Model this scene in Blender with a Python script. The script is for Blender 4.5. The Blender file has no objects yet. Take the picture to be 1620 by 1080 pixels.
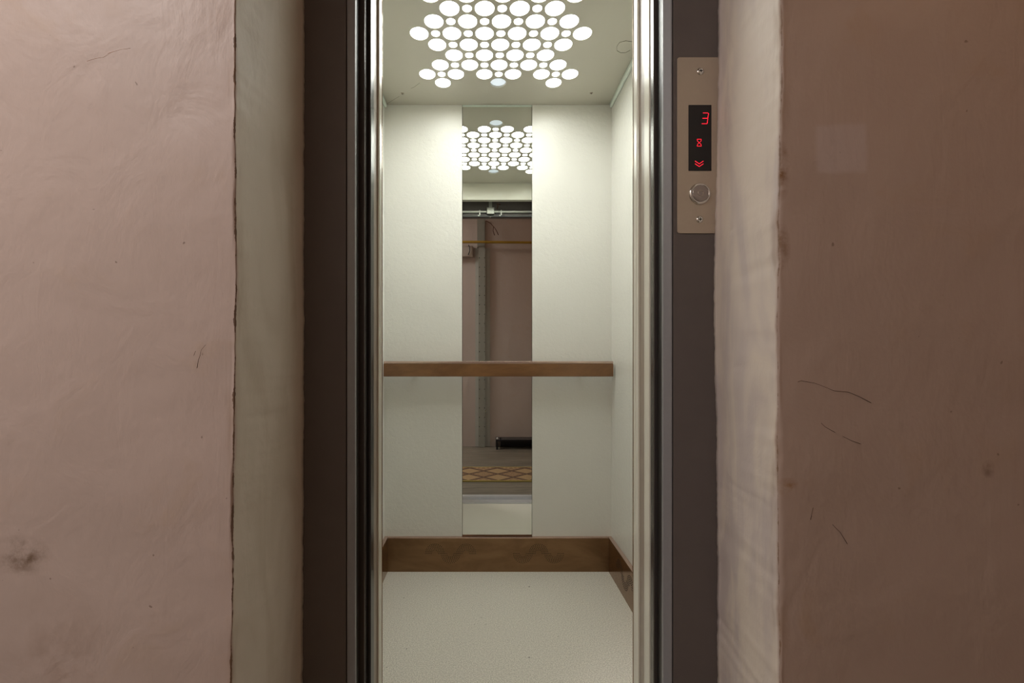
import bpy, bmesh, math, random
from mathutils import Vector, noise as mnoise
random.seed(7)
PI = math.pi
SC = bpy.context.scene
COL = SC.collection

# ------------------------------------------------------------------ camera, world, lights, exposure
F = 718.0                      # focal length in pixels of the 1620 px frame
CX, CY, CZ = 765.0, 565.0, 0.96
cam_d = bpy.data.cameras.new('camera')
cam_d.sensor_width = 36.0
cam_d.lens = F / 1620 * 36
cam_d.shift_x = (810 - CX) / 1620
cam_d.shift_y = (CY - 540) / 1620
cam_d.clip_start = 0.02
cam = bpy.data.objects.new('camera', cam_d)
cam.location = (0, 0, CZ)
cam.rotation_euler = (PI / 2, 0, 0)
COL.objects.link(cam)
SC.camera = cam

w = bpy.data.worlds.new('World'); SC.world = w
w.use_nodes = True
w.node_tree.nodes['Background'].inputs[0].default_value = (0.01, 0.01, 0.01, 1)
w.node_tree.nodes['Background'].inputs[1].default_value = 0.0

SC.cycles.filter_width = 1.1
SC.view_settings.view_transform = 'Standard'
SC.view_settings.look = 'None'
SC.view_settings.exposure = 0.0
SC.view_settings.gamma = 1.0
SC.view_settings.use_curve_mapping = False

def area(name, loc, rot, sx, sy, power, color):
    d = bpy.data.lights.new(name, 'AREA'); d.shape = 'RECTANGLE'
    d.size = sx; d.size_y = sy; d.energy = power; d.color = color
    o = bpy.data.objects.new(name, d); o.location = loc; o.rotation_euler = rot
    COL.objects.link(o); return o
area('hall_light', (-1.45, -0.25, 2.66), (0, 0, 0), 0.35, 0.35, 32, (1.0, 0.95, 0.92))
area('hall_light', (1.75, -0.2, 2.66), (0, 0, 0), 0.3, 0.3, 4.0, (1.0, 0.54, 0.24))  # added warm fill in place of bounced light, not a fitting
LAMP = 15.0                     # radiance of the lit discs in the lift ceiling

def WX(px, d): return (px - CX) * d / F
def WZ(py, d): return CZ + (CY - py) * d / F

# ------------------------------------------------------------------ materials
def new_mat(name):
    m = bpy.data.materials.new(name); m.use_nodes = True
    nt = m.node_tree
    return m, nt, nt.nodes['Principled BSDF']

def N(nt, t, **kw):
    n = nt.nodes.new(t)
    for k, v in kw.items(): setattr(n, k, v)
    return n

def L(nt, a, b): nt.links.new(a, b)

def math_n(nt, op, a, b=None, c=None, clamp=False):
    n = N(nt, 'ShaderNodeMath', operation=op); n.use_clamp = clamp
    for i, v in enumerate((a, b, c)):
        if v is None: continue
        if isinstance(v, (int, float)): n.inputs[i].default_value = v
        else: L(nt, v, n.inputs[i])
    return n.outputs[0]

def mixc(nt, fac, a, b):
    n = N(nt, 'ShaderNodeMix', data_type='RGBA')
    for s, v in ((n.inputs[0], fac), (n.inputs[6], a), (n.inputs[7], b)):
        if isinstance(v, (int, float)): s.default_value = v
        elif isinstance(v, (tuple, list)): s.default_value = (*v[:3], 1)
        else: L(nt, v, s)
    return n.outputs[2]

def coords(nt, scale=(1, 1, 1)):
    t = N(nt, 'ShaderNodeTexCoord'); mp = N(nt, 'ShaderNodeMapping')
    mp.inputs['Scale'].default_value = scale
    L(nt, t.outputs['Object'], mp.inputs[0]); return mp.outputs[0]

def noise_n(nt, vec, scale, detail=3, rough=0.5, dist=0.0):
    n = N(nt, 'ShaderNodeTexNoise'); L(nt, vec, n.inputs['Vector'])
    n.inputs['Scale'].default_value = scale; n.inputs['Detail'].default_value = detail
    n.inputs['Roughness'].default_value = rough; n.inputs['Distortion'].default_value = dist
    return n.outputs['Fac']

def ramp(nt, fac, lo, hi):
    n = N(nt, 'ShaderNodeMapRange'); n.interpolation_type = 'SMOOTHSTEP'
    L(nt, fac, n.inputs[0]); n.inputs[1].default_value = lo; n.inputs[2].default_value = hi
    return n.outputs[0]

def bump_chain(nt, bs, items):
    prev = None
    for h, strength, dist in items:
        b = N(nt, 'ShaderNodeBump'); b.inputs['Strength'].default_value = strength
        b.inputs['Distance'].default_value = dist
        L(nt, h, b.inputs['Height'])
        if prev is not None: L(nt, prev, b.inputs['Normal'])
        prev = b.outputs[0]
    L(nt, prev, bs.inputs['Normal'])

def simple(name, col, rough=0.5, metal=0.0, var=0.08, nscale=30, bump=0.0, spec=0.5, coat=0.0):
    m, nt, bs = new_mat(name)
    v = coords(nt)
    n = noise_n(nt, v, nscale, 4, 0.6)
    a = tuple(c * (1 - var) for c in col); b = tuple(min(1, c * (1 + var)) for c in col)
    L(nt, mixc(nt, n, a, b), bs.inputs['Base Color'])
    bs.inputs['Roughness'].default_value = rough; bs.inputs['Metallic'].default_value = metal
    bs.inputs['Specular IOR Level'].default_value = spec
    if coat: bs.inputs['Coat Weight'].default_value = coat; bs.inputs['Coat Roughness'].default_value = 0.08
    if bump: bump_chain(nt, bs, [(n, bump, 0.001)])
    return m

def emit(name, col, s, base=(0.8, 0.8, 0.8)):
    m, nt, bs = new_mat(name)
    bs.inputs['Base Color'].default_value = (*base, 1)
    bs.inputs['Emission Color'].default_value = (*col, 1)
    bs.inputs['Emission Strength'].default_value = s
    return m

def plaster(name, base, reveal=None, patch=None, spots=(), chip=1.0, chipcol=(0.15, 0.09, 0.06)):
    """Oil-painted, trowelled plaster: broad undulations, drips, brush streaks, dirt; chipped along the corner."""
    m, nt, bs = new_mat(name)
    v = coords(nt)
    vs = coords(nt, (1, 1, 0.22))
    big = noise_n(nt, v, 2.2, 3, 0.5)
    mid = noise_n(nt, v, 9, 4, 0.55, 0.6)
    fine = noise_n(nt, vs, 60, 4, 0.6, 0.4)
    streak = noise_n(nt, vs, 16, 5, 0.62, 1.4)
    pit = noise_n(nt, v, 34, 2, 0.5)
    col = mixc(nt, big, tuple(c * 0.93 for c in base), tuple(c * 1.06 for c in base))
    yel = (base[0] * 0.95, base[1] * 0.88, base[2] * 0.74)
    col = mixc(nt, math_n(nt, 'MULTIPLY', ramp(nt, mid, 0.56, 0.78), 0.45), col, yel)
    # small dirt specks
    sp = ramp(nt, noise_n(nt, v, 75, 1, 0.4), 0.775, 0.81)
    col = mixc(nt, math_n(nt, 'MULTIPLY', sp, 0.55), col, (0.13, 0.08, 0.05))
    sep = N(nt, 'ShaderNodeSeparateXYZ'); L(nt, v, sep.inputs[0])
    X, Z = sep.outputs[0], sep.outputs[2]
    for (sx, sz, rx, rz, scol, amt, sc) in spots:
        dx = math_n(nt, 'DIVIDE', math_n(nt, 'SUBTRACT', X, sx), rx)
        dz = math_n(nt, 'DIVIDE', math_n(nt, 'SUBTRACT', Z, sz), rz)
        r = math_n(nt, 'SQRT', math_n(nt, 'ADD', math_n(nt, 'MULTIPLY', dx, dx), math_n(nt, 'MULTIPLY', dz, dz)))
        k = math_n(nt, 'SUBTRACT', 1.0, r, clamp=True)
        nn = noise_n(nt, v, sc, 4, 0.65)
        k = math_n(nt, 'MULTIPLY', k, math_n(nt, 'LESS_THAN', sep.outputs[1], YFRONT))
        k = math_n(nt, 'MULTIPLY', math_n(nt, 'MULTIPLY', k, ramp(nt, nn, 0.35, 0.7)), amt, clamp=True)
        col = mixc(nt, k, col, scol)
    if patch:
        x0, x1, z0, z1, pc, amt = patch
        wob = math_n(nt, 'MULTIPLY', math_n(nt, 'SUBTRACT', mid, 0.5), 0.02)
        ax = math_n(nt, 'ABSOLUTE', math_n(nt, 'SUBTRACT', math_n(nt, 'ADD', X, wob), (x0 + x1) / 2))
        az = math_n(nt, 'ABSOLUTE', math_n(nt, 'SUBTRACT', math_n(nt, 'ADD', Z, wob), (z0 + z1) / 2))
        ix = math_n(nt, 'SUBTRACT', 1.0, ramp(nt, ax, (x1 - x0) / 2 - 0.006, (x1 - x0) / 2 + 0.004))
        iz = math_n(nt, 'SUBTRACT', 1.0, ramp(nt, az, (z1 - z0) / 2 - 0.006, (z1 - z0) / 2 + 0.004))
        col = mixc(nt, math_n(nt, 'MULTIPLY', math_n(nt, 'MULTIPLY', ix, iz), amt), col, pc)
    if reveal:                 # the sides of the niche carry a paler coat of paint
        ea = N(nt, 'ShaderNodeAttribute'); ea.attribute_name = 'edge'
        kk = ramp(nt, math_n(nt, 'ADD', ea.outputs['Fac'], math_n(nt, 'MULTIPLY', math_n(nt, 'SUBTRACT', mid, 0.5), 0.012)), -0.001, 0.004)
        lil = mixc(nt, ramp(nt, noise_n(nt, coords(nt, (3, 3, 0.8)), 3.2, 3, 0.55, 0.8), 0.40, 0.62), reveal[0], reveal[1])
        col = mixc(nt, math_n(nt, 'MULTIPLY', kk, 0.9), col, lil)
    # chipped corner (attribute = distance from the corner along the profile)
    at = N(nt, 'ShaderNodeAttribute'); at.attribute_name = 'edge'
    e = math_n(nt, 'ABSOLUTE', at.outputs['Fac'])
    jag = noise_n(nt, coords(nt, (1, 1, 1)), 26, 4, 0.7)
    wdt = math_n(nt, 'MULTIPLY', ramp(nt, jag, 0.45, 0.75), 0.0032 * chip)
    k = math_n(nt, 'GREATER_THAN', math_n(nt, 'ADD', wdt, 0.0003 * chip), e)
    if chip > 0: col = mixc(nt, math_n(nt, 'MULTIPLY', k, 0.85), col, chipcol)
    ks = math_n(nt, 'SUBTRACT', 1.0, ramp(nt, e, 0.0, 0.02))
    ks = math_n(nt, 'MULTIPLY', ks, ramp(nt, noise_n(nt, vs, 22, 3, 0.6), 0.5, 0.7))
    if chip > 0: col = mixc(nt, math_n(nt, 'MULTIPLY', ks, 0.45), col, (0.28, 0.17, 0.09))
    L(nt, col, bs.inputs['Base Color'])
    rr = N(nt, 'ShaderNodeMapRange'); L(nt, mid, rr.inputs[0]); rr.inputs[3].default_value = 0.42; rr.inputs[4].default_value = 0.58
    L(nt, rr.outputs[0], bs.inputs['Roughness'])
    bs.inputs['Specular IOR Level'].default_value = 0.3
    trowel = noise_n(nt, coords(nt, (1, 1, 0.6)), 20, 5, 0.6, 0.9)
    bump_chain(nt, bs, [(big, 0.6, 0.02), (mid, 0.45, 0.006), (trowel, 0.28, 0.0022), (streak, 0.4, 0.0020), (pit, 0.3, 0.0012), (fine, 0.35, 0.0006)])
    return m

PW = 0.72
YFRONT = 0.7235
M = {}
PINK = (0.53, 0.43, 0.385)
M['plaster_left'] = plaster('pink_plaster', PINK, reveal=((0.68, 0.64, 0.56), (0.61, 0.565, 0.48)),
    spots=[(WX(35, PW), WZ(880, PW), 0.05, 0.035, (0.16, 0.10, 0.06), 1.3, 30),
           (WX(95, PW), WZ(1040, PW), 0.10, 0.12, (0.32, 0.22, 0.17), 0.5, 18)])
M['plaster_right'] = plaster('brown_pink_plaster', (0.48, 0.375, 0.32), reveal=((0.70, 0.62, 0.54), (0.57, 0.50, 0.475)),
    patch=(WX(1290, PW), WX(1369, PW), WZ(275, PW), WZ(197, PW), (0.56, 0.48, 0.47), 0.5),
    spots=[(WX(1236, PW), WZ(270, PW), 0.016, 0.05, (0.20, 0.10, 0.04), 1.5, 25),
           (WX(1236, PW), WZ(390, PW), 0.016, 0.04, (0.20, 0.10, 0.04), 1.5, 25),
           (WX(1245, PW), WZ(770, PW), 0.022, 0.016, (0.32, 0.17, 0.06), 1.4, 25),
           (WX(1565, PW), WZ(742, PW), 0.012, 0.016, (0.14, 0.09, 0.06), 1.0, 25),
           (WX(1316, PW), WZ(235, PW), 0.016, 0.04, (0.28, 0.20, 0.17), 0.8, 40)], chip=0.55, chipcol=(0.22, 0.14, 0.09))
M['plaster_hall'] = plaster('hall_plaster', (0.50, 0.42, 0.375), chip=0)

# cream laminate panels of the cabin, finely textured
def cream(name, col, rough=0.34, bs_amt=1.0):
    m, nt, bs = new_mat(name)
    v = coords(nt)
    n1 = noise_n(nt, v, 170, 3, 0.6); n2 = noise_n(nt, v, 55, 4, 0.65, 0.5); n3 = noise_n(nt, v, 4, 2)
    c = mixc(nt, n3, tuple(x * 0.97 for x in col), tuple(min(1, x * 1.03) for x in col))
    L(nt, c, bs.inputs['Base Color'])
    bs.inputs['Roughness'].default_value = rough
    bs.inputs['Specular IOR Level'].default_value = 0.32
    bump_chain(nt, bs, [(n2, 0.5 * bs_amt, 0.0025), (n1, 0.3 * bs_amt, 0.0006)])
    return m
M['cream'] = cream('cream_laminate', (0.79, 0.78, 0.725), 0.24)
M['cream_gloss'] = cream('cream_gloss_paint', (0.66, 0.64, 0.55), 0.22, 0.4)
M['ceil'] = cream('beige_ceiling_paint', (0.57, 0.545, 0.465), 0.25, 0.15)
M['grey_beige'] = simple('grey_beige_paint', (0.30, 0.25, 0.20), 0.35)

def lino():
    m, nt, bs = new_mat('beige_speckled_linoleum')
    v = coords(nt)
    n1 = noise_n(nt, v, 250, 3, 0.6); n2 = noise_n(nt, v, 80, 3, 0.6); n3 = noise_n(nt, v, 3, 3)
    col = mixc(nt, ramp(nt, n1, 0.36, 0.64), (0.58, 0.54, 0.47), (0.85, 0.805, 0.715))
    col = mixc(nt, math_n(nt, 'MULTIPLY', ramp(nt, n2, 0.60, 0.72), 0.35), col, (0.42, 0.39, 0.33))
    col = mixc(nt, math_n(nt, 'MULTIPLY', n3, 0.18), col, (0.55, 0.51, 0.43))
    sp = ramp(nt, noise_n(nt, v, 45, 1, 0.3), 0.795, 0.815)
    col = mixc(nt, math_n(nt, 'MULTIPLY', sp, 0.6), col, (0.15, 0.13, 0.10))
    L(nt, col, bs.inputs['Base Color'])
    bs.inputs['Roughness'].default_value = 0.55
    bump_chain(nt, bs, [(n1, 0.25, 0.0004)])
    return m
M['lino'] = lino()

def bronze(name, a, b, rough, metal):
    m, nt, bs = new_mat(name)
    v = coords(nt); vs = coords(nt, (0.35, 1, 1.0))
    n1 = noise_n(nt, vs, 9, 5, 0.65, 1.2); n2 = noise_n(nt, v, 120, 3, 0.6)
    L(nt, mixc(nt, ramp(nt, n1, 0.3, 0.7), a, b), bs.inputs['Base Color'])
    bs.inputs['Metallic'].default_value = metal
    rr = N(nt, 'ShaderNodeMapRange'); L(nt, n2, rr.inputs[0]); rr.inputs[3].default_value = rough * 0.8; rr.inputs[4].default_value = rough * 1.25
    L(nt, rr.outputs[0], bs.inputs['Roughness'])
    return m
M['bronze'] = bronze('bronze_sheet', (0.22, 0.115, 0.05), (0.30, 0.165, 0.075), 0.16, 0.85)
M['bronze_soft'] = bronze('soft_bronze_sheet', (0.21, 0.12, 0.06), (0.28, 0.165, 0.085), 0.30, 0.75)
M['wood'] = bronze('brown_wood_grain_laminate', (0.15, 0.068, 0.026), (0.24, 0.118, 0.048), 0.30, 0.0)
M['edge_highlight'] = simple('bronze_edge_highlight', (0.62, 0.45, 0.38), 0.22, 0.8)  # pale pinkish highlight of the top edges, put into the colour
M['hole'] = simple('perforation_dark', (0.012, 0.009, 0.006), 0.8)
M['mirror'] = simple('mirror_glass', (0.80, 0.82, 0.79), 0.008, 1.0, var=0.0)
M['glass_edge'] = simple('polished_glass_edge', (0.76, 0.86, 0.79), 0.15, 0.0, coat=0.5)
M['joint'] = simple('dark_joint', (0.10, 0.09, 0.075), 0.6)
M['alu_strip'] = simple('pale_aluminium', (0.66, 0.70, 0.66), 0.22, 0.7)
M['frame'] = simple('dark_brown_frame_enamel', (0.118, 0.100, 0.094), 0.42, 0.0, 0.10, 25, bump=0.12)
M['frame_edge_lit'] = simple('lit_edge_brown_enamel', (0.22, 0.215, 0.225), 0.40, 0.0, 0.1, 70, bump=0.2, spec=0.7)  # frame enamel made paler and bluish: light caught on its inner edge, painted in
M['dark'] = simple('near_black_enamel', (0.016, 0.013, 0.012), 0.35)
M['rubber'] = simple('black_rubber', (0.012, 0.012, 0.013), 0.28)
M['door_grey'] = simple('grey_door_steel', (0.10, 0.09, 0.085), 0.22, 0.5)
M['steel'] = simple('brushed_steel_plate', (0.50, 0.43, 0.35), 0.34, 0.65, 0.05, 60)
M['chrome'] = simple('chrome', (0.72, 0.72, 0.70), 0.12, 1.0, 0.0)
M['btn'] = simple('grey_button_face', (0.34, 0.30, 0.28), 0.32, 0.7)
M['screen'] = simple('black_display_glass', (0.006, 0.005, 0.006), 0.25)
M['led'] = emit('red_led', (1.0, 0.012, 0.03), 1.8, (0.3, 0.0, 0.0))
M['lamp'] = emit('lit_opal_disc', (0.97, 1.0, 0.955), LAMP)
M['lamp_dim'] = emit('half_lit_opal_disc', (0.72, 0.86, 1.0), 0.6)
M['white'] = simple('white_sheet', (0.75, 0.75, 0.72), 0.5)
M['scribble'] = simple('pencil_mark', (0.24, 0.22, 0.17), 0.8)
M['crack'] = simple('crack_line', (0.17, 0.12, 0.095), 0.9)
M['scratch'] = simple('brown_scratch', (0.42, 0.28, 0.20), 0.8)
M['gas'] = simple('yellow_pipe_paint', (0.42, 0.26, 0.03), 0.4)
M['tray'] = simple('grey_cable_tray', (0.30, 0.30, 0.26), 0.45)
M['tray_light'] = simple('light_grey_plate', (0.42, 0.42, 0.38), 0.45)
M['boxw'] = simple('pale_box_plastic', (0.45, 0.39, 0.34), 0.45)
M['cable'] = simple('black_cable', (0.02, 0.018, 0.016), 0.5)
M['wire'] = simple('brown_wire', (0.12, 0.05, 0.03), 0.5)
M['rack'] = simple('black_lacquer', (0.012, 0.010, 0.014), 0.3)
M['shaft'] = simple('dark_shaft_steel', (0.075, 0.075, 0.078), 0.5, 0.3)
M['galv'] = simple('galvanised_steel', (0.42, 0.42, 0.38), 0.4, 0.6)
M['sill'] = simple('grooved_aluminium', (0.74, 0.76, 0.80), 0.35, 0.6)
M['hall_ceiling'] = simple('whitewash', (0.62, 0.60, 0.55), 0.8)

def laminate():
    m, nt, bs = new_mat('grey_brown_laminate_boards')
    v = coords(nt); vs = coords(nt, (0.18, 2.2, 1))
    g = noise_n(nt, vs, 14, 6, 0.68, 1.2)
    col = mixc(nt, ramp(nt, g, 0.3, 0.7), (0.10, 0.088, 0.068), (0.27, 0.235, 0.185))
    sep = N(nt, 'ShaderNodeSeparateXYZ'); L(nt, v, sep.inputs[0])
    fr = math_n(nt, 'FRACT', math_n(nt, 'DIVIDE', sep.outputs[1], 0.19))
    k = math_n(nt, 'LESS_THAN', fr, 0.016)
    col = mixc(nt, k, col, (0.03, 0.024, 0.018))
    L(nt, col, bs.inputs['Base Color']); bs.inputs['Roughness'].default_value = 0.35
    return m
M['laminate'] = laminate()

def rug_mat():
    m, nt, bs = new_mat('tan_medallion_weave')
    v = coords(nt)
    sep = N(nt, 'ShaderNodeSeparateXYZ'); L(nt, v, sep.inputs[0])
    u = math_n(nt, 'DIVIDE', sep.outputs[0], 0.235); q = math_n(nt, 'DIVIDE', sep.outputs[1], 0.20)
    cu = math_n(nt, 'ABSOLUTE', math_n(nt, 'SUBTRACT', math_n(nt, 'FRACT', u), 0.5))
    cq = math_n(nt, 'ABSOLUTE', math_n(nt, 'SUBTRACT', math_n(nt, 'FRACT', q), 0.5))
    d = math_n(nt, 'ADD', cu, cq)
    ring = math_n(nt, 'ABSOLUTE', math_n(nt, 'SUBTRACT', d, 0.5))
    line = math_n(nt, 'SUBTRACT', 1.0, ramp(nt, ring, 0.05, 0.12))
    inner = ramp(nt, math_n(nt, 'SINE', math_n(nt, 'MULTIPLY', d, 42.0)), 0.1, 0.6)
    isin = math_n(nt, 'GREATER_THAN', d, 0.56)
    n = noise_n(nt, v, 90, 3, 0.6)
    col = mixc(nt, n, (0.28, 0.185, 0.09), (0.42, 0.29, 0.15))
    col = mixc(nt, math_n(nt, 'MULTIPLY', math_n(nt, 'MULTIPLY', inner, isin), 0.9), col, (0.13, 0.055, 0.035))
    col = mixc(nt, math_n(nt, 'MULTIPLY', line, 0.85), col, (0.05, 0.02, 0.018))
    L(nt, col, bs.inputs['Base Color']); bs.inputs['Roughness'].default_value = 0.95
    bump_chain(nt, bs, [(noise_n(nt, v, 300, 2), 0.5, 0.002)])
    return m
M['rug'] = rug_mat()
M['rug_edge'] = simple('ochre_rug_binding', (0.36, 0.27, 0.07), 0.9)

# ------------------------------------------------------------------ mesh helpers
class MB:
    def __init__(s): s.v = []; s.f = []; s.mi = []; s.sm = []
    def add(s, vs, fs, mi=0, smooth=False):
        b = len(s.v); s.v += [tuple(x) for x in vs]
        for f in fs: s.f.append([b + i for i in f]); s.mi.append(mi); s.sm.append(smooth)
        return s
    def box(s, x0, x1, y0, y1, z0, z1, mi=0):
        vs = [(x, y, z) for x in (x0, x1) for y in (y0, y1) for z in (z0, z1)]
        return s.add(vs, [(0, 1, 3, 2), (4, 6, 7, 5), (0, 4, 5, 1), (2, 3, 7, 6), (0, 2, 6, 4), (1, 5, 7, 3)], mi)
    def prism_z(s, prof, z0, z1, mi=0, smooth=False):      # closed profile in x,y
        n = len(prof)
        vs = [(x, y, z0) for x, y in prof] + [(x, y, z1) for x, y in prof]
        fs = [(i, (i + 1) % n, n + (i + 1) % n, n + i) for i in range(n)]
        s.add(vs, fs, mi, smooth); return s.add(vs, [tuple(range(n))[::-1], tuple(range(n, 2 * n))], mi)
    def disc(s, c, ax, r, mi=0, seg=10):                   # flat disc facing along axis ax
        a, b = {'y': ((1, 0, 0), (0, 0, 1)), 'x': ((0, 1, 0), (0, 0, 1)), 'z': ((1, 0, 0), (0, 1, 0))}[ax]
        vs = [tuple(c[k] + r * (math.cos(t) * a[k] + math.sin(t) * b[k]) for k in range(3)) for t in [2 * PI * i / seg for i in range(seg)]]
        return s.add(vs, [tuple(range(seg))], mi)
    def cyl(s, c0, c1, r0, r1=None, seg=20, mi=0, rings=None):
        """lathe between two points; rings = list of (t, r)"""
        r1 = r0 if r1 is None else r1
        c0 = Vector(c0); c1 = Vector(c1); d = (c1 - c0).normalized()
        a = d.orthogonal().normalized(); b = d.cross(a)
        rings = rings or [(0, r0), (1, r1)]
        vs = []; fs = []
        for t, r in rings:
            p = c0 + (c1 - c0) * t
            for i in range(seg):
                th = 2 * PI * i / seg
                vs.append(p + a * (r * math.cos(th)) + b * (r * math.sin(th)))
        for k in range(len(rings) - 1):
            for i in range(seg):
                j = (i + 1) % seg
                fs.append((k * seg + i, k * seg + j, (k + 1) * seg + j, (k + 1) * seg + i))
        s.add(vs, fs, mi, True)
        n = len(rings)
        return s.add(vs, [tuple(range(seg))[::-1], tuple(range((n - 1) * seg, n * seg))], mi)
    def tube(s, pts, r, seg=8, mi=0, flat=None):
        pts = [Vector(p) for p in pts]; vs = []; fs = []
        for i, p in enumerate(pts):
            d = (pts[min(i + 1, len(pts) - 1)] - pts[max(i - 1, 0)]).normalized()
            a = d.cross(Vector((0, 1, 0.001))).normalized(); b = d.cross(a)
            for k in range(seg):
                th = 2 * PI * k / seg
                vs.append(p + a * (r * math.cos(th)) + b * (r * math.sin(th)))
        for i in range(len(pts) - 1):
            for k in range(seg):
                j = (k + 1) % seg
                fs.append((i * seg + k, i * seg + j, (i + 1) * seg + j, (i + 1) * seg + k))
        s.add(vs, fs, mi, True)
        m = len(pts)
        return s.add(vs, [tuple(range(seg))[::-1], tuple(range((m - 1) * seg, m * seg))], mi)
    def build(s, name, mats, parent=None, bevel=0.0, seg=2, fix=True):
        me = bpy.data.meshes.new(name); me.from_pydata(s.v, [], s.f)
        for m in (mats if isinstance(mats, list) else [mats]): me.materials.append(m)
        for p, i, k in zip(me.polygons, s.mi, s.sm): p.material_index = i; p.use_smooth = k
        if fix:
            bm = bmesh.new(); bm.from_mesh(me)
            bmesh.ops.remove_doubles(bm, verts=bm.verts, dist=1e-6)
            bmesh.ops.recalc_face_normals(bm, faces=bm.faces); bm.to_mesh(me); bm.free()
        me.update()
        o = bpy.data.objects.new(name, me); COL.objects.link(o)
        if parent is not None:
            o.parent = parent
            o.matrix_parent_inverse = parent.matrix_basis.inverted()
        if bevel:
            b = o.modifiers.new('bevel', 'BEVEL'); b.width = bevel; b.segments = seg; b.limit_method = 'ANGLE'
        return o

def tag(o, label, cat, group=None):
    o['label'] = label; o['category'] = cat
    if group: o['group'] = group
    return o
def struct(o, label=None):
    o['kind'] = 'structure'
    if label: o['label'] = label
    return o
def empty(name, loc, label=None, cat=None, group=None):
    o = bpy.data.objects.new(name, None); o.location = loc; o.empty_display_size = 0.05
    COL.objects.link(o)
    if label: tag(o, label, cat, group)
    return o
def rotz_fix(): bpy.context.view_layer.update()

# ------------------------------------------------------------------ dimensions
XL, XR = -0.447, 0.578          # cabin side walls
YB, YF = 2.05, 1.13             # cabin back wall, cabin front
HC = 2.10                       # cabin ceiling
DL, DR = -0.253, 0.373          # clear door opening of the car
YW = 0.72                       # hall wall face
YP = 0.95                       # landing frame face
HY = -0.785                     # opposite hall wall

# ------------------------------------------------------------------ cabin shell
struct(MB().box(XL - .02, XR + .02, YF - 0.005, YB + .04, -0.02, 0).build('floor', M['lino']), 'beige speckled linoleum floor of the lift cabin')

MX0, MX1 = WX(731.6, YB), WX(841.4, YB)      # mirror between the two back panels
b = MB()
b.box(XL - .02, MX0 - .0015, YB, YB + .02, 0, HC)
b.box(MX1 + .0015, XR + .02, YB, YB + .02, 0, HC)
b.box(MX0 - .03, MX1 + .03, YB + .0205, YB + .03, 0, HC, 1)
struct(b.build('wall_back', [M['cream'], M['joint']], bevel=0.0012), 'cream laminate rear wall of the lift cabin')
struct(MB().box(XL - .02, XL, YF, YB, 0, HC).build('wall_left', M['cream']), 'cream left side wall of the lift cabin')
struct(MB().box(XR, XR + .02, YF, YB, 0, HC).build('wall_right', M['cream']), 'cream right side wall of the lift cabin')

# front return: two posts, header over the car door
b = MB()
b.box(XL - .02, DL, YF - .035, YF, 0, HC)
b.box(DR, XR + .02, YF - .035, YF, 0, HC)
b.box(DL, DR, YF - .035, YF, 1.99, HC)
wf = struct(b.build('wall_front', M['cream_gloss'], bevel=0.002), 'cream front posts and header around the lift door')
b = MB()
b.box(XL - .02, DL - .004, YF - .068, YF - .0352, 0, HC)
b.box(DR + .004, XR + .02, YF - .068, YF - .0352, 0, HC)
b.build('post_backing', M['grey_beige'], wf)
for x0, x1 in ((DL - .003, DL + .0006), (DR - .0006, DR + .003)):
    MB().box(x0, x1, YF + .0002, YF + .004, 0, 1.99).build('edge_strip', M['bronze'], wf)

# baseboards: bronze sheet with perforated wave ornaments
BH, BT = 0.149, 0.018
def wave_dots(mb, cx, cz, flip, put):
    for k in range(3):
        up = (k % 2 == 0) ^ flip
        ccx = cx + (k - 1) * 0.070
        for r in (0.016, 0.0225, 0.029, 0.0355, 0.042):
            n = max(5, int(PI * r / 0.0082))
            for i in range(n + 1):
                t = PI * i / n
                put(mb, ccx + r * math.cos(t), cz + (r if up else -r) * math.sin(t))
b = MB(); yf = YB - BT
b.box(XL + BT, XR - BT, yf, YB - .0003, 0, BH)
def put_back(mb, x, z): mb.disc((x, yf - .0004, z), 'y', 0.0018, 1, 8)
wave_dots(b, -0.148, 0.082, False, put_back)
wave_dots(b, 0.246, 0.082, True, put_back)
o = struct(b.build('baseboard_back', [M['bronze_soft'], M['hole']], fix=False), 'bronze baseboard with two perforated wave ornaments')
MB().box(XL + BT, XR - BT, yf + .001, YB - .0005, BH, BH + .0035).build('top_edge', M['edge_highlight'], o)
for nm, xa, xb, fx, s in (('baseboard_left', XL, XL + BT, XL + BT, 1), ('baseboard_right', XR - BT, XR, XR - BT, -1)):
    b = MB(); b.box(xa + .0003, xb - .0003, YF + .004, YB - .0005, 0, BH)
    def put_side(mb, y, z): mb.disc((fx + s * .0003, y, z), 'x', 0.0018, 1, 8)
    wave_dots(b, 1.80, 0.082, False, put_side); wave_dots(b, 1.40, 0.082, True, put_side)
    o = struct(b.build(nm, [M['bronze'], M['hole']], fix=False), 'bronze baseboard along the %s cabin wall' % nm.split('_')[1])
    MB().box(xa + .001, xb - .001, YF + .004, YB - .001, BH, BH + .0035).build('top_edge', M['edge_highlight'], o)

# ------------------------------------------------------------------ ceiling with round openings
LX, LY = 0.061, 1.600           # centre of the star of openings
S, RB, RS = 0.1150, 0.0322, 0.0157
ROWS = {0: ([-2.5, -1.5, -.5, .5, 1.5, 2.5], [-2, -1, 0, 1, 2]), 1: ([-2, -1, 0, 1, 2], [-1.5, -.5, .5, 1.5]),
        2: ([-1.5, -.5, .5, 1.5], [-1, 0, 1]), 3: ([-2, -1, 0, 1, 2], [-1.5, -.5, .5, 1.5]),
        4: ([-2.5, -1.5, -.5, .5, 1.5, 2.5], [-2, 0, 2]), 5: ([-2, 0, 2], [])}
discs = []
for r in range(-5, 6):
    bigs, smalls = ROWS[abs(r)]
    for u in bigs: discs.append((LX + u * S, LY + r * S / 2, RB, r, u))
    for u in smalls: discs.append((LX + u * S, LY + r * S / 2, RS, r, u))
bm = bmesh.new()
def loop(pts):
    vs = [bm.verts.new((x, y, HC)) for x, y in pts]
    return [bm.edges.new((vs[i], vs[(i + 1) % len(vs)])) for i in range(len(vs))]
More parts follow.
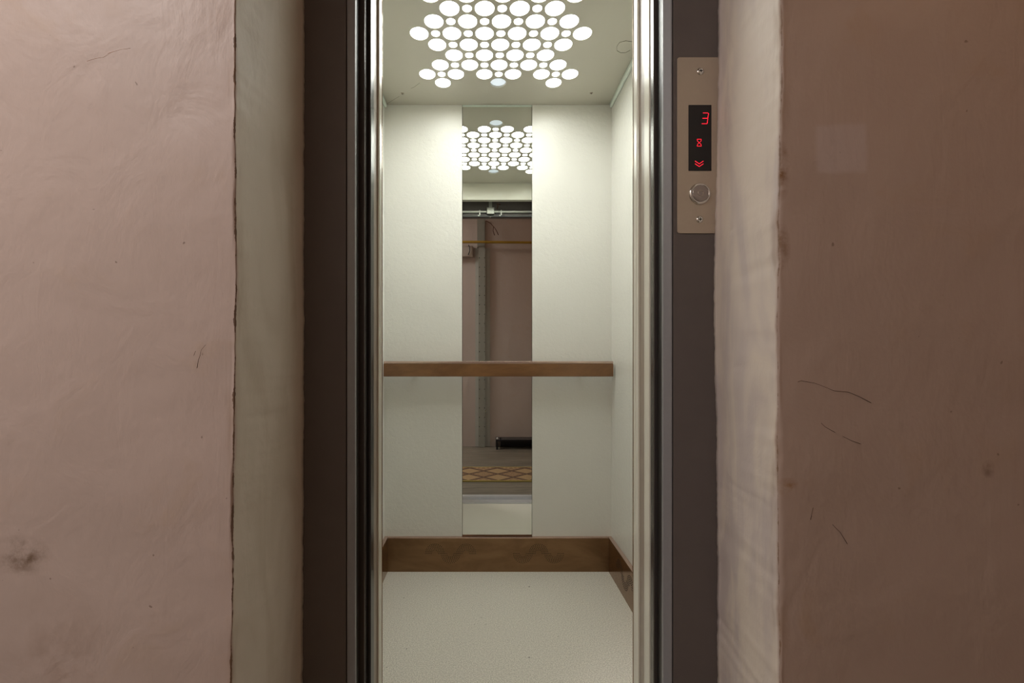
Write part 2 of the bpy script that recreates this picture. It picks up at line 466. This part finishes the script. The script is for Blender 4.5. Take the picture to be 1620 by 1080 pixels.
ed = loop([(XL - .02, YF - .035), (XR + .02, YF - .035), (XR + .02, YB + .03), (XL - .02, YB + .03)])
for x, y, r, _, _ in discs:
    n = 36 if r > .02 else 24
    ed += loop([(x + r * math.cos(2 * PI * i / n), y + r * math.sin(2 * PI * i / n)) for i in range(n)])
bmesh.ops.triangle_fill(bm, use_beauty=True, use_dissolve=False, edges=ed, normal=(0, 0, -1))
for f in bm.faces:
    if f.normal.z > 0: f.normal_flip()
ret = bmesh.ops.extrude_face_region(bm, geom=bm.faces[:])
bmesh.ops.translate(bm, vec=(0, 0, 0.0075), verts=[v for v in ret['geom'] if isinstance(v, bmesh.types.BMVert)])
bmesh.ops.recalc_face_normals(bm, faces=bm.faces)
me = bpy.data.meshes.new('ceiling'); bm.to_mesh(me); bm.free(); me.materials.append(M['ceil'])
ceil = bpy.data.objects.new('ceiling', me); COL.objects.link(ceil)
struct(ceil, 'beige cabin ceiling pierced by a star of round openings')
for px, py in ((636.5, 147.5), (935.5, 147)):
    d = (HC - CZ) * F / (CY - py); x = WX(px, d)
    b = MB(); b.cyl((x, d, HC - .0006), (x, d, HC - .003), .006, rings=[(0, .0068), (.6, .006), (1, .003)], seg=14)
    b.box(x - .004, x + .004, d - .0008, d + .0008, HC - .0034, HC - .0028, 1); b.box(x - .0008, x + .0008, d - .004, d + .004, HC - .0034, HC - .0028, 1)
    b.build('ceiling_screw', [M['steel'], M['hole']], ceil)
def ceil_pt(px, py):
    d = (HC - CZ) * F / (CY - py); return (WX(px, d), d, HC - .0004)
ring = [ceil_pt(*p) for p in ((1000, 66), (990, 64.5), (980, 67), (976, 73), (976, 80), (982, 83.5), (990, 83), (997, 79))]
MB().tube(ring, .0007, 6).build('pencil_mark', M['scribble'], ceil)
MB().tube([ceil_pt(*p) for p in ((664, 131), (656, 137), (650, 140))], .0005, 6).build('pencil_mark', M['scribble'], ceil)
MB().tube([ceil_pt(*p) for p in ((632, 152), (622, 158), (609, 166))], .0005, 6).build('pencil_mark', M['scribble'], ceil)

lamp = empty('ceiling_light', (LX, LY, HC + .012), 'star-shaped cluster of glowing white round discs set in the cabin ceiling', 'ceiling light')
rotz_fix()
MB().box(XL, XR, YF, YB, HC + .045, HC + .05).build('housing', M['white'], lamp)
meshes = {}
for x, y, r, row, u in discs:
    dim = (abs(row) == 5 and u == 0)
    key = (r, dim)
    if key not in meshes:
        m_ = MB(); n = 36
        m_.cyl((0, 0, 0.0065), (0, 0, 0.010), r + .0012, seg=n)
        ob = m_.build('light_disc', M['lamp_dim'] if dim else M['lamp'], lamp); meshes[key] = ob.data
    else:
        ob = bpy.data.objects.new('light_disc', meshes[key]); COL.objects.link(ob); ob.parent = lamp
        ob.matrix_parent_inverse = lamp.matrix_basis.inverted()
    ob.location = (x, y, HC + .0012)
    if dim: ob['label'] = 'dimmer bluish disc at the tip of the star'

# corner trims below the ceiling
for nm, xa, s in (('trim_1', XR, -1), ('trim_2', XL, 1)):
    b = MB()
    xs = sorted((xa + s * .0002, xa + s * .013))
    b.box(xs[0], xs[1], YF + .005, YB - .012, HC - .020, HC - .0005)
    struct(b.build(nm, M['glass_edge'], bevel=.004, seg=3), 'pale strip where cabin side wall meets ceiling')

# ------------------------------------------------------------------ mirror
mir = empty('mirror', ((MX0 + MX1) / 2, YB + .01, 0.15), 'tall narrow mirror strip in the middle of the cabin rear wall', 'mirror')
rotz_fix()
MB().box(MX0, MX1, YB + .001, YB + .006, 0.157, HC - .009).build('mirror_glass', M['mirror'], mir)
MB().box(MX0, MX1, YB - .0005, YB + .006, HC - .0088, HC - .001).build('top_edge', M['glass_edge'], mir)
MB().box(MX0, MX1, YB - .002, YB + .006, 0.1535, 0.1568).build('bottom_strip', M['bronze'], mir)

# ------------------------------------------------------------------ handrail
HR0, HR1 = WX(606.5, 1.985), WX(970.5, 1.985)
rail = empty('handrail', ((HR0 + HR1) / 2, 2.02, 0.9), 'brown wood-grain handrail bar across the cabin rear wall', 'handrail')
rotz_fix()
zt, zb = WZ(574.5, 1.985), WZ(595.5, 1.985)
MB().box(HR0, HR1, 1.985, 2.013, zb, zt - .002).build('rail', M['wood'], rail, bevel=.002)
MB().box(HR0, HR1, 1.9845, 2.013, zt - .0018, zt + .009).build('top_highlight', M['edge_highlight'], rail, bevel=.003)  # pale strip painted as the highlight along the rail's upper bevel
for x in (-0.30, 0.06 + .36):
    MB().cyl((x, 2.0132, (zt + zb) / 2), (x, YB - .0003, (zt + zb) / 2), .010, seg=16).build('bracket', M['chrome'], rail)

# ------------------------------------------------------------------ car doors, landing doors, sills, landing frame
o = MB()
o.box(XL - .10, DL - .022, 1.025, 1.058, 0.012, 2.05)
cl = struct(o.build('door_1', M['cream_gloss'], bevel=.002), 'left leaf of the car door, slid open')
MB().box(DL - .0215, DL - .001, 1.022, 1.055, 0.012, 2.05).build('rubber_seal', M['rubber'], cl, bevel=.004, seg=3)
o = MB(); o.box(DR + .001, XR + .14, 1.025, 1.058, 0.012, 2.05)
struct(o.build('door_2', M['cream_gloss'], bevel=.002), 'right leaf of the car door, slid open')
o = MB(); o.box(XL - .22, DL - .009, 1.000, 1.020, 0.012, 2.0)
struct(o.build('door_3', M['door_grey'], bevel=.002), 'left leaf of the landing door, slid open')
o = MB(); o.box(DR + .002, XR + .22, 1.000, 1.020, 0.012, 2.0)
struct(o.build('door_4', M['door_grey'], bevel=.002), 'right leaf of the landing door, slid open')

b = MB()
for y0, y1 in ((0.952, 0.998), (1.003, 1.009), (1.013, 1.022), (1.030, 1.038), (1.045, 1.053), (1.060, 1.124)):
    b.box(-.60, .72, y0, y1, -.02, .008)
b.box(-.60, .72, 0.952, 1.124, -.03, -.0005)
struct(b.build('trim_3', M['sill']), 'grooved aluminium door sill')

# landing frame: pressed steel with rounded inner edge
def arc(cx, cy, r, a0, a1, n=8):
    return [(cx + r * math.cos(math.radians(a0 + (a1 - a0) * i / n)), cy + r * math.sin(math.radians(a0 + (a1 - a0) * i / n))) for i in range(n + 1)]
fr = struct(empty('door_5', (0.054, YP, 0)), 'dark brown steel frame of the landing door')
rotz_fix()
R = .0135
xi = -0.2725
b = MB()
prof = [(-.46, YP), (xi - R - .0025, YP)]
b.prism_z([(-.46, YP), (xi - R - .002, YP), (xi - R - .002, .998), (-.46, .998)], 0.0085, 1.918)
b.build('jamb', M['frame'], fr)
b = MB()
b.prism_z([(xi - R, .9508), (xi - R + .0022, .9513), (xi - .0008, .9508 + R - .001), (xi, .9508 + R + .001), (xi, .972), (xi - R, .972)], 0.0085, 1.918)
b.build('edge_bead', M['frame_edge_lit'], fr)
MB().box(xi - R, xi - .0012, .9722, .998, 0.0085, 1.918).build('reveal', M['dark'], fr)
xj = 0.3815
b = MB()
b.prism_z([(xj + R + .002, YP), (.60, YP), (.60, .998), (xj + R + .002, .998)], 0.0085, 1.918)
b.build('jamb', M['frame'], fr)
b = MB()
b.prism_z([(xj + R, .9508), (xj + R - .0022, .9513), (xj + .0008, .9508 + R - .001), (xj, .9508 + R + .001), (xj, .972), (xj + R, .972)], 0.0085, 1.918)
b.build('edge_bead', M['frame_edge_lit'], fr)
MB().box(xj + .0012, xj + R, .9722, .998, 0.0085, 1.918).build('reveal', M['dark'], fr)
MB().box(-.46, .60, YP, .998, 1.9185, 2.16).build('lintel', M['frame'], fr, bevel=.004)
# shaft side of the door head
b = MB(); b.box(-.62, .75, .982, .998, 2.161, 2.36); b.box(-.62, .75, .9985, 1.012, 1.945, 1.957, 1); b.box(-.62, .75, .9985, 1.02, 1.915, 1.921)
struct(b.build('trim_4', [M['shaft'], M['galv']]), 'dark steel head beam above the landing doors')

# door lock on the shaft side, seen in the mirror
lock = empty('door_lock', (0.045, 1.02, 1.96), 'grey latch unit above the doors, seen reflected in the mirror', 'door lock')
rotz_fix()
def RX(px, dy): return (px - CX) * (2 * YB - dy) / F
def RZ(py, dy): return CZ + (CY - py) * (2 * YB - dy) / F
yl = 1.03
MB().box(RX(770, yl), RX(782, yl), .9985, yl, RZ(338, yl), RZ(327.5, yl)).build('lock_case', M['galv'], lock, bevel=.003)
MB().cyl((RX(775.8, yl), 1.015, RZ(338.4, yl)), (RX(775.8, yl), 1.015, RZ(342.5, yl)), .005, seg=12).build('plunger', M['chrome'], lock)
MB().box(RX(773.5, yl), RX(778.5, yl), .9985, 1.02, RZ(327, yl), RZ(316, yl)).build('bracket', M['galv'], lock)
for px in (758, 792):
    b = MB(); b.box(RX(px, yl), RX(px + 2, yl), 1.0125, 1.022, RZ(341, yl), RZ(331, yl)); b.box(RX(px - 2, yl), RX(px + 2, yl), 1.0125, 1.022, RZ(341, yl), RZ(339, yl))
    b.build('hook', M['galv'], lock)
MB().tube([(RX(786, yl), 1.015, RZ(329, yl)), (RX(788, yl), 1.03, RZ(326, yl)), (RX(786, yl), 1.035, RZ(322, yl)), (RX(790, yl), 1.03, RZ(323, yl)), (RX(792, yl), 1.015, RZ(322, yl))], .0035).build('lock_wire', M['wire'], lock)

# ------------------------------------------------------------------ hall plaster walls with the niche
def interp(pts, z):
    pts = sorted(pts)
    if z <= pts[0][0]: return pts[0][1]
    for (a, b_), (c, d) in zip(pts, pts[1:]):
        if z <= c:
            t = (z - a) / (c - a); t = t * t * (3 - 2 * t); return b_ + (d - b_) * t
    return pts[-1][1]
def px_line(pairs, d): return [(WZ(py, d), WX(px, d)) for px, py in pairs]

def niche_wall(name, side, corner_px, inner_px, far_x, rad, mat, z1, rough, label):
    corner = px_line(corner_px, YW); inner = px_line(inner_px, YP)
    zs = [i * 0.006 for i in range(int(2.14 / .006) + 1)]
    zs = [z for z in zs if z < z1] + [z1]
    vs = []; fs = []; edge = []
    s = 1 if side == 'left' else -1        # direction from wall towards niche
    rows = []
    for z in zs:
        cx_ = interp(corner, z) + rough * mnoise.noise((3.1 * s, 0, z * 14)) + rough * .7 * mnoise.noise((7.7 * s, 2, z * 60))
        ix = interp(inner, z) + .0012 * mnoise.noise((1.3 * s, 5, z * 25)) + .0012 * mnoise.noise((4.3 * s, 5, z * 90))
        row = []
        # flat wall towards the corner
        for t in (far_x, far_x * .75 + cx_ * .25, cx_ - s * .30, cx_ - s * .16, cx_ - s * .08, cx_ - s * .04, cx_ - s * .022, cx_ - s * (rad + .004)):
            row.append((t, YW, -abs(cx_ - t)))
        for i in range(7):                 # rounded corner
            a = PI / 2 * i / 6
            row.append((cx_ - s * rad + s * rad * math.sin(a), YW + rad - rad * math.cos(a), rad * (a - PI / 4)))
        for k in (.03, .07, .12, .20, .32, .46, .60, .72, .82, .90, .96, 1.0):
            yy = YW + rad + (YP - YW - rad) * k
            # the plaster swells a little and turns in at the frame
            sw = .004 * math.sin(PI * k) + (.0035 * max(0, (k - .86) / .14) ** 2)
            row.append((cx_ + (ix - cx_) * k + s * sw - s * .0035 * k, yy, (YP - YW) * k))
        row2 = []
        for (x, y, e) in row:
            nb = mnoise.noise((x * 9, y * 9 + 3 * s, z * 6)) * .0016 + mnoise.noise((x * 30, y * 30, z * 14)) * .0006
            if y <= YW + 1e-6: y2, x2 = y + nb, x
            elif y < YP - 1e-4: y2, x2 = y, x + nb
            else: y2, x2 = y, x
            row2.append((x2, y2, z, e))
        row2.append((far_x, YP - .0005, z, -1))
        rows.append(row2)
    n = len(rows[0])
    for r in rows:
        for q in r: vs.append(q[:3]); edge.append(q[3])
    for i in range(len(rows) - 1):
        for k in range(n):
            j = (k + 1) % n
            fs.append((i * n + k, i * n + j, (i + 1) * n + j, (i + 1) * n + k))
    fs.append(tuple(range(n))); fs.append(tuple(range((len(rows) - 1) * n, len(rows) * n)))
    me = bpy.data.meshes.new(name); me.from_pydata(vs, [], fs); me.materials.append(mat)
    at = me.attributes.new('edge', 'FLOAT', 'POINT'); at.data.foreach_set('value', edge)
    bm = bmesh.new(); bm.from_mesh(me); bmesh.ops.recalc_face_normals(bm, faces=bm.faces); bm.to_mesh(me); bm.free()
    for p in me.polygons: p.use_smooth = len(p.vertices) == 4
    for p in me.polygons:
        # keep the flat back and ends sharp
        if abs(p.normal.y) > .98 and p.center.y > YP - .01: p.use_smooth = False
    me.update()
    o = bpy.data.objects.new(name, me); COL.objects.link(o)
    return struct(o, label)

HH = 2.70
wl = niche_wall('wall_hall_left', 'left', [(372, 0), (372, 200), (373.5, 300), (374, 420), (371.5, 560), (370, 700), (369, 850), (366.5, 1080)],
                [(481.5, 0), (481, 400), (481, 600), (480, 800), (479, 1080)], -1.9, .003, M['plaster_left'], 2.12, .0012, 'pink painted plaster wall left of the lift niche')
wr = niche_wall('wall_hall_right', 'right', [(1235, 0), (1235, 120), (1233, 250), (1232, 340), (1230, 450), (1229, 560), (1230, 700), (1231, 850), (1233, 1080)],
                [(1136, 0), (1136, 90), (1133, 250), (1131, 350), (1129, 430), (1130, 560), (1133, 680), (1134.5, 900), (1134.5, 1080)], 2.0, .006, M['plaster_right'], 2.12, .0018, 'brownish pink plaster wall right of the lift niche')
struct(MB().box(-1.9, 2.0, YW, YP - .001, 2.1205, HH).build('wall_hall_front', M['plaster_hall']), 'plaster wall above the lift niche')
struct(MB().box(-1.9, 2.0, HY - .12, HY, -.02, HH).build('wall_hall_opposite', M['plaster_hall']), 'pink plaster wall opposite the lift, seen in the mirror')
struct(MB().box(-1.98, -1.9005, HY, YP, 0, HH).build('wall_hall_end', M['plaster_hall']))
struct(MB().box(2.0005, 2.08, HY, YP, 0, HH).build('wall_hall_far_end', M['plaster_hall']))
struct(MB().box(-1.98, 2.08, HY - .1, YP, HH + .0005, HH + .05).build('ceiling_hall', M['hall_ceiling']))
struct(MB().box(-1.98, 2.08, HY + .0005, .9515, -.04, -.0005).build('floor_hall', M['laminate']), 'grey brown board floor of the hall')

# cracks, scratches on the plaster (shallow relief)
def wall_line(name, pts, r, mat, par):
    P = [(WX(px, YW - .0012), YW - .0002, WZ(py, YW - .0012)) for px, py in pts]
    return MB().tube(P, r, 6).build(name, mat, par)
wall_line('crack', [(1263, 604), (1268, 602), (1290, 606), (1308, 613), (1320, 618), (1343, 620), (1360, 627), (1379, 637)], .0004, M['crack'], wr)
wall_line('crack', [(1300, 669), (1306, 675), (1322, 684)], .00032, M['crack'], wr)
wall_line('crack', [(1334, 690), (1348, 697), (1362, 702)], .00032, M['crack'], wr)
wall_line('crack', [(1287, 803), (1285, 812), (1283, 822)], .0004, M['crack'], wr)
wall_line('crack', [(1318, 830), (1330, 842), (1341, 860)], .0004, M['crack'], wr)
wall_line('scratch', [(137, 96), (150, 92), (163, 90), (180, 80), (205, 74), (222, 67), (236, 60)], .0004, M['scratch'], wl)
wall_line('scratch', [(170, 84), (190, 78), (206, 76)], .0005, M['scratch'], wl)
wall_line('crack', [(325, 545), (318, 553), (316, 562), (313, 570), (311, 582)], .0004, M['crack'], wl)
wall_line('crack', [(309, 555), (306, 562)], .0005, M['crack'], wl)

# ------------------------------------------------------------------ call panel
yp = YP - .0016
pan = empty('call_panel', (.4455, YP, 1.22), 'steel landing call panel with red display and round button on door frame', 'call panel')
rotz_fix()
px0, px1 = WX(1071.5, yp), .497
z0, z1 = WZ(369, yp), WZ(90.5, yp)
def rrect(x0, x1, za, zb, r, n=6):
    P = []
    for (cx_, cz_, a0) in ((x1 - r, zb - r, 0), (x0 + r, zb - r, 90), (x0 + r, za + r, 180), (x1 - r, za + r, 270)):
        for i in range(n + 1):
            t = math.radians(a0 + 90 * i / n); P.append((cx_ + r * math.cos(t), cz_ + r * math.sin(t)))
    return P
def plate(prof, ya, yb, mb=None, mi=0):
    mb = mb or MB(); n = len(prof)
    vs = [(x, ya, z) for x, z in prof] + [(x, yb, z) for x, z in prof]
    mb.add(vs, [(i, (i + 1) % n, n + (i + 1) % n, n + i) for i in range(n)], mi)
    return mb.add(vs, [tuple(range(n)), tuple(range(n, 2 * n))[::-1]], mi)
plate(rrect(px0, px1, z0, z1, .005), yp, YP - .0001).build('faceplate', M['steel'], pan, bevel=.0004)
yd = yp - .0008
dx0, dx1, dz0, dz1 = WX(1089.5, yd), WX(1125.5, yd), WZ(270, yd), WZ(166, yd)
disp = plate(rrect(dx0, dx1, dz0, dz1, .0006, 2), yd, yp + .0004).build('display', M['screen'], pan)
ye = yd - .0004
def bar(mb, p, q, wd):
    a = Vector((WX(p[0], ye), 0, WZ(p[1], ye))); b_ = Vector((WX(q[0], ye), 0, WZ(q[1], ye)))
    d = (b_ - a).normalized(); n = Vector((-d.z, 0, d.x)) * wd / 2; e = d * wd * .35
    pr = [((a - e + n).x, (a - e + n).z), ((b_ + e + n).x, (b_ + e + n).z), ((b_ + e - n).x, (b_ + e - n).z), ((a - e - n).x, (a - e - n).z)]
    plate(pr, ye, yd + .0002, mb)
b = MB(); W_ = .0014
bar(b, (1112.5, 178.5), (1120, 178.5), W_); bar(b, (1112, 187), (1119.5, 187), W_); bar(b, (1110.5, 195.5), (1118.5, 195.5), W_)
bar(b, (1121, 179.5), (1120, 186), W_); bar(b, (1119.8, 188), (1119, 194.5), W_)
b.build('floor_digit', M['led'], disp)['label'] = 'glowing red figure 3'
b = MB(); w2 = .0008
for p, q in (((1103, 220), (1109.5, 220)), ((1103, 231), (1109.5, 231)), ((1103, 220.5), (1103.6, 223.2)), ((1109.5, 220.5), (1109, 223.2)), ((1103.6, 223.2), (1109, 228)), ((1109, 223.2), (1103.6, 228)), ((1103.6, 228), (1103, 230.5)), ((1109, 228), (1109.5, 230.5))):
    bar(b, p, q, w2)
b.build('hourglass_symbol', M['led'], disp)
b = MB()
for dy in (0, 4.3):
    bar(b, (1100, 254.7 + dy), (1106.3, 259 + dy), .0012); bar(b, (1106.3, 259 + dy), (1112.6, 254.7 + dy), .0012)
b.build('down_arrow', M['led'], disp)
bx, bz = WX(1107, yp), WZ(306.5, yp)
b = MB()
b.cyl((bx, yp + .0003, bz), (bx, yp - .004, bz), .022, seg=40, rings=[(0, .0225), (.45, .0222), (.8, .0208), (1, .0192), (1, .0178), (.55, .0172)])
btn = b.build('button_ring', M['chrome'], pan)
b = MB(); b.cyl((bx, yp - .0018, bz), (bx, yp - .0042, bz), .0166, seg=40, rings=[(0, .0168), (.7, .0168), (1, .0155)])
cap = b.build('button_cap', M['btn'], btn)
b = MB(); pts = [(bx + .0062 * math.cos(t), yp - .0043, bz + .0062 * math.sin(t)) for t in [2 * PI * i / 6 + PI / 6 for i in range(7)]]
b.tube(pts, .0005, 6); b.build('button_symbol', M['steel'], btn)
for px, py in ((1108, 113), (1107, 347)):
    x, z = WX(px, yp), WZ(py, yp)
    b = MB(); b.cyl((x, yp + .0002, z), (x, yp - .0028, z), .007, seg=24, rings=[(0, .0075), (.4, .0072), (1, .0045)])
    b.box(x - .0034, x + .0034, yp - .0031, yp - .0026, z - .0007, z + .0007, 1); b.box(x - .0007, x + .0007, yp - .0031, yp - .0026, z - .0034, z + .0034, 1)
    b.build('screw', [M['chrome'], M['hole']], pan)

# ------------------------------------------------------------------ hall things seen in the mirror
def HXr(px, y): return (px - CX) * (2 * YB - y) / F
def HZr(py, y): return CZ + (CY - py) * (2 * YB - y) / F
yh = HY + .02
tray = empty('cable_tray', (HXr(763, yh), HY, 0), 'grey perforated cable tray running up the hall wall, reflected in mirror', 'cable tray')
rotz_fix()
MB().box(HXr(752, yh), HXr(775.5, yh), HY + .0003, HY + .012, 0.002, HZr(392, yh)).build('back_plate', M['tray_light'], tray)
b = MB()
b.box(HXr(757, yh), HXr(767.5, yh), HY + .0125, HY + .045, 0.002, HZr(392, yh)); b.box(HXr(755, yh), HXr(767, yh), HY + .0003, HY + .03, HZr(391.5, yh), HZr(347, yh))
z = .12
while z < 2.1:
    for px in (758.5, 766.5): b.disc((HXr(px, yh), HY + .0455, z), 'y', .005, 1, 8)
    z += .10
b.build('channel', [M['tray'], M['hole']], tray, fix=False)
MB().cyl((HXr(768, yh), HY + .0455, HZr(649.5, yh)), (HXr(768, yh), HY + .055, HZr(649.5, yh)), .009, seg=14).build('knob', M['chrome'], tray)

yg = HY + .075
gp = empty('gas_pipe', (0, yg, HZr(383, yg)), 'yellow painted pipe running across the hall wall, reflected in mirror', 'pipe')
rotz_fix()
MB().tube([(-1.89, yg, HZr(382.2, yg)), (0, yg, HZr(382.6, yg)), (1.99, yg, HZr(386, yg))], .0135, 14).build('pipe', M['gas'], gp)
for x in (-.9, 1.2):
    MB().box(x - .012, x + .012, HY + .0003, yg - .0138, HZr(384, yg) - .012, HZr(384, yg) + .012).build('pipe_clip', M['galv'], gp)

eb = empty('junction_box', (-.2, HY, HZr(408, yh)), 'pale junction box on the hall wall under the yellow pipe', 'junction box')
rotz_fix()
MB().box(-.34, HXr(748.5, yh), HY + .0003, HY + .05, HZr(407, yh), HZr(390, yh)).build('case', M['boxw'], eb, bevel=.004)
MB().box(-.332, HXr(747, yh), HY + .0505, HY + .055, HZr(406, yh), HZr(391, yh)).build('cover', M['boxw'], eb, bevel=.002)
MB().tube([(HXr(741.5, yh), HY + .060, HZr(389, yh)), (HXr(743, yh), HY + .066, HZr(393, yh)), (HXr(743.3, yh), HY + .066, HZr(398, yh)), (HXr(741, yh), HY + .061, HZr(404.5, yh))], .0045).build('cable', M['cable'], eb)

def hp(px, py, y): return (HXr(px, y), y, HZr(py, y))
lw = MB().tube([hp(768.5, 349, yh + .02), hp(771, 350, yh + .02), hp(776, 353, yh + .02), hp(780.5, 358, yh + .02), hp(780, 365, yh + .02), hp(782.5, 372, yh + .02)], .004).build('loose_wire', M['wire'])
MB().tube([hp(780.6, 358.3, yh + .02), hp(783.5, 361.5, yh + .02), hp(786, 366, yh + .02), hp(788.5, 371.5, yh + .02)], .004).build('loose_end', M['wire'], lw)
tag(lw, 'brown loose wire drooping from the top of the cable tray, reflected', 'wire')

rg = empty('rug', (.1, .38, 0), 'tan rug with dark medallion pattern on hall floor, reflected in mirror', 'rug')
rotz_fix()
MB().box(-.75, .95, .175, .585, 0.0002, .009).build('pile', M['rug'], rg, bevel=.002)
MB().box(-.75, .95, .5855, .603, 0.0002, .008).build('binding', M['rug_edge'], rg)
MB().box(-.75, .95, .157, .1745, 0.0002, .008).build('binding', M['rug_edge'], rg)

yk = HY + .17
rk = empty('shoe_rack', (.34, HY + .09, 0), 'low black rack on the hall floor, reflected low in mirror', 'rack')
rotz_fix()
rx0, rx1, rzt = HXr(785, yk), HXr(785, yk) + .55, HZr(695.5, yk)
MB().box(rx0, rx1, HY + .003, yk, rzt - .014, rzt).build('shelf', M['rack'], rk, bevel=.002)
MB().box(rx0 + .05, rx1 - .05, HY + .003, HY + .012, .003, rzt - .0145).build('back_panel', M['rack'], rk)
for x in (rx0, rx1 - .03):
    b = MB(); b.box(x, x + .018, HY + .003, HY + .03, 0.0003, rzt - .0145); b.box(x, x + .018, yk - .03, yk, 0.0003, rzt - .0145); b.box(x, x + .018, HY + .03, yk - .03, rzt - .035, rzt - .0145)
    b.build('leg_frame', M['rack'], rk)
for x in (rx0 + .012, rx0 + .045):
    b = MB(); b.cyl((x, yk - .02, rzt + .0002), (x, yk - .02, rzt + .022), .01, seg=16, rings=[(0, .006), (.15, .009), (.5, .011), (.85, .008), (1, .003)])
    b.build('knob', M['white'] if x < rx0 + .02 else M['rack'], rk)
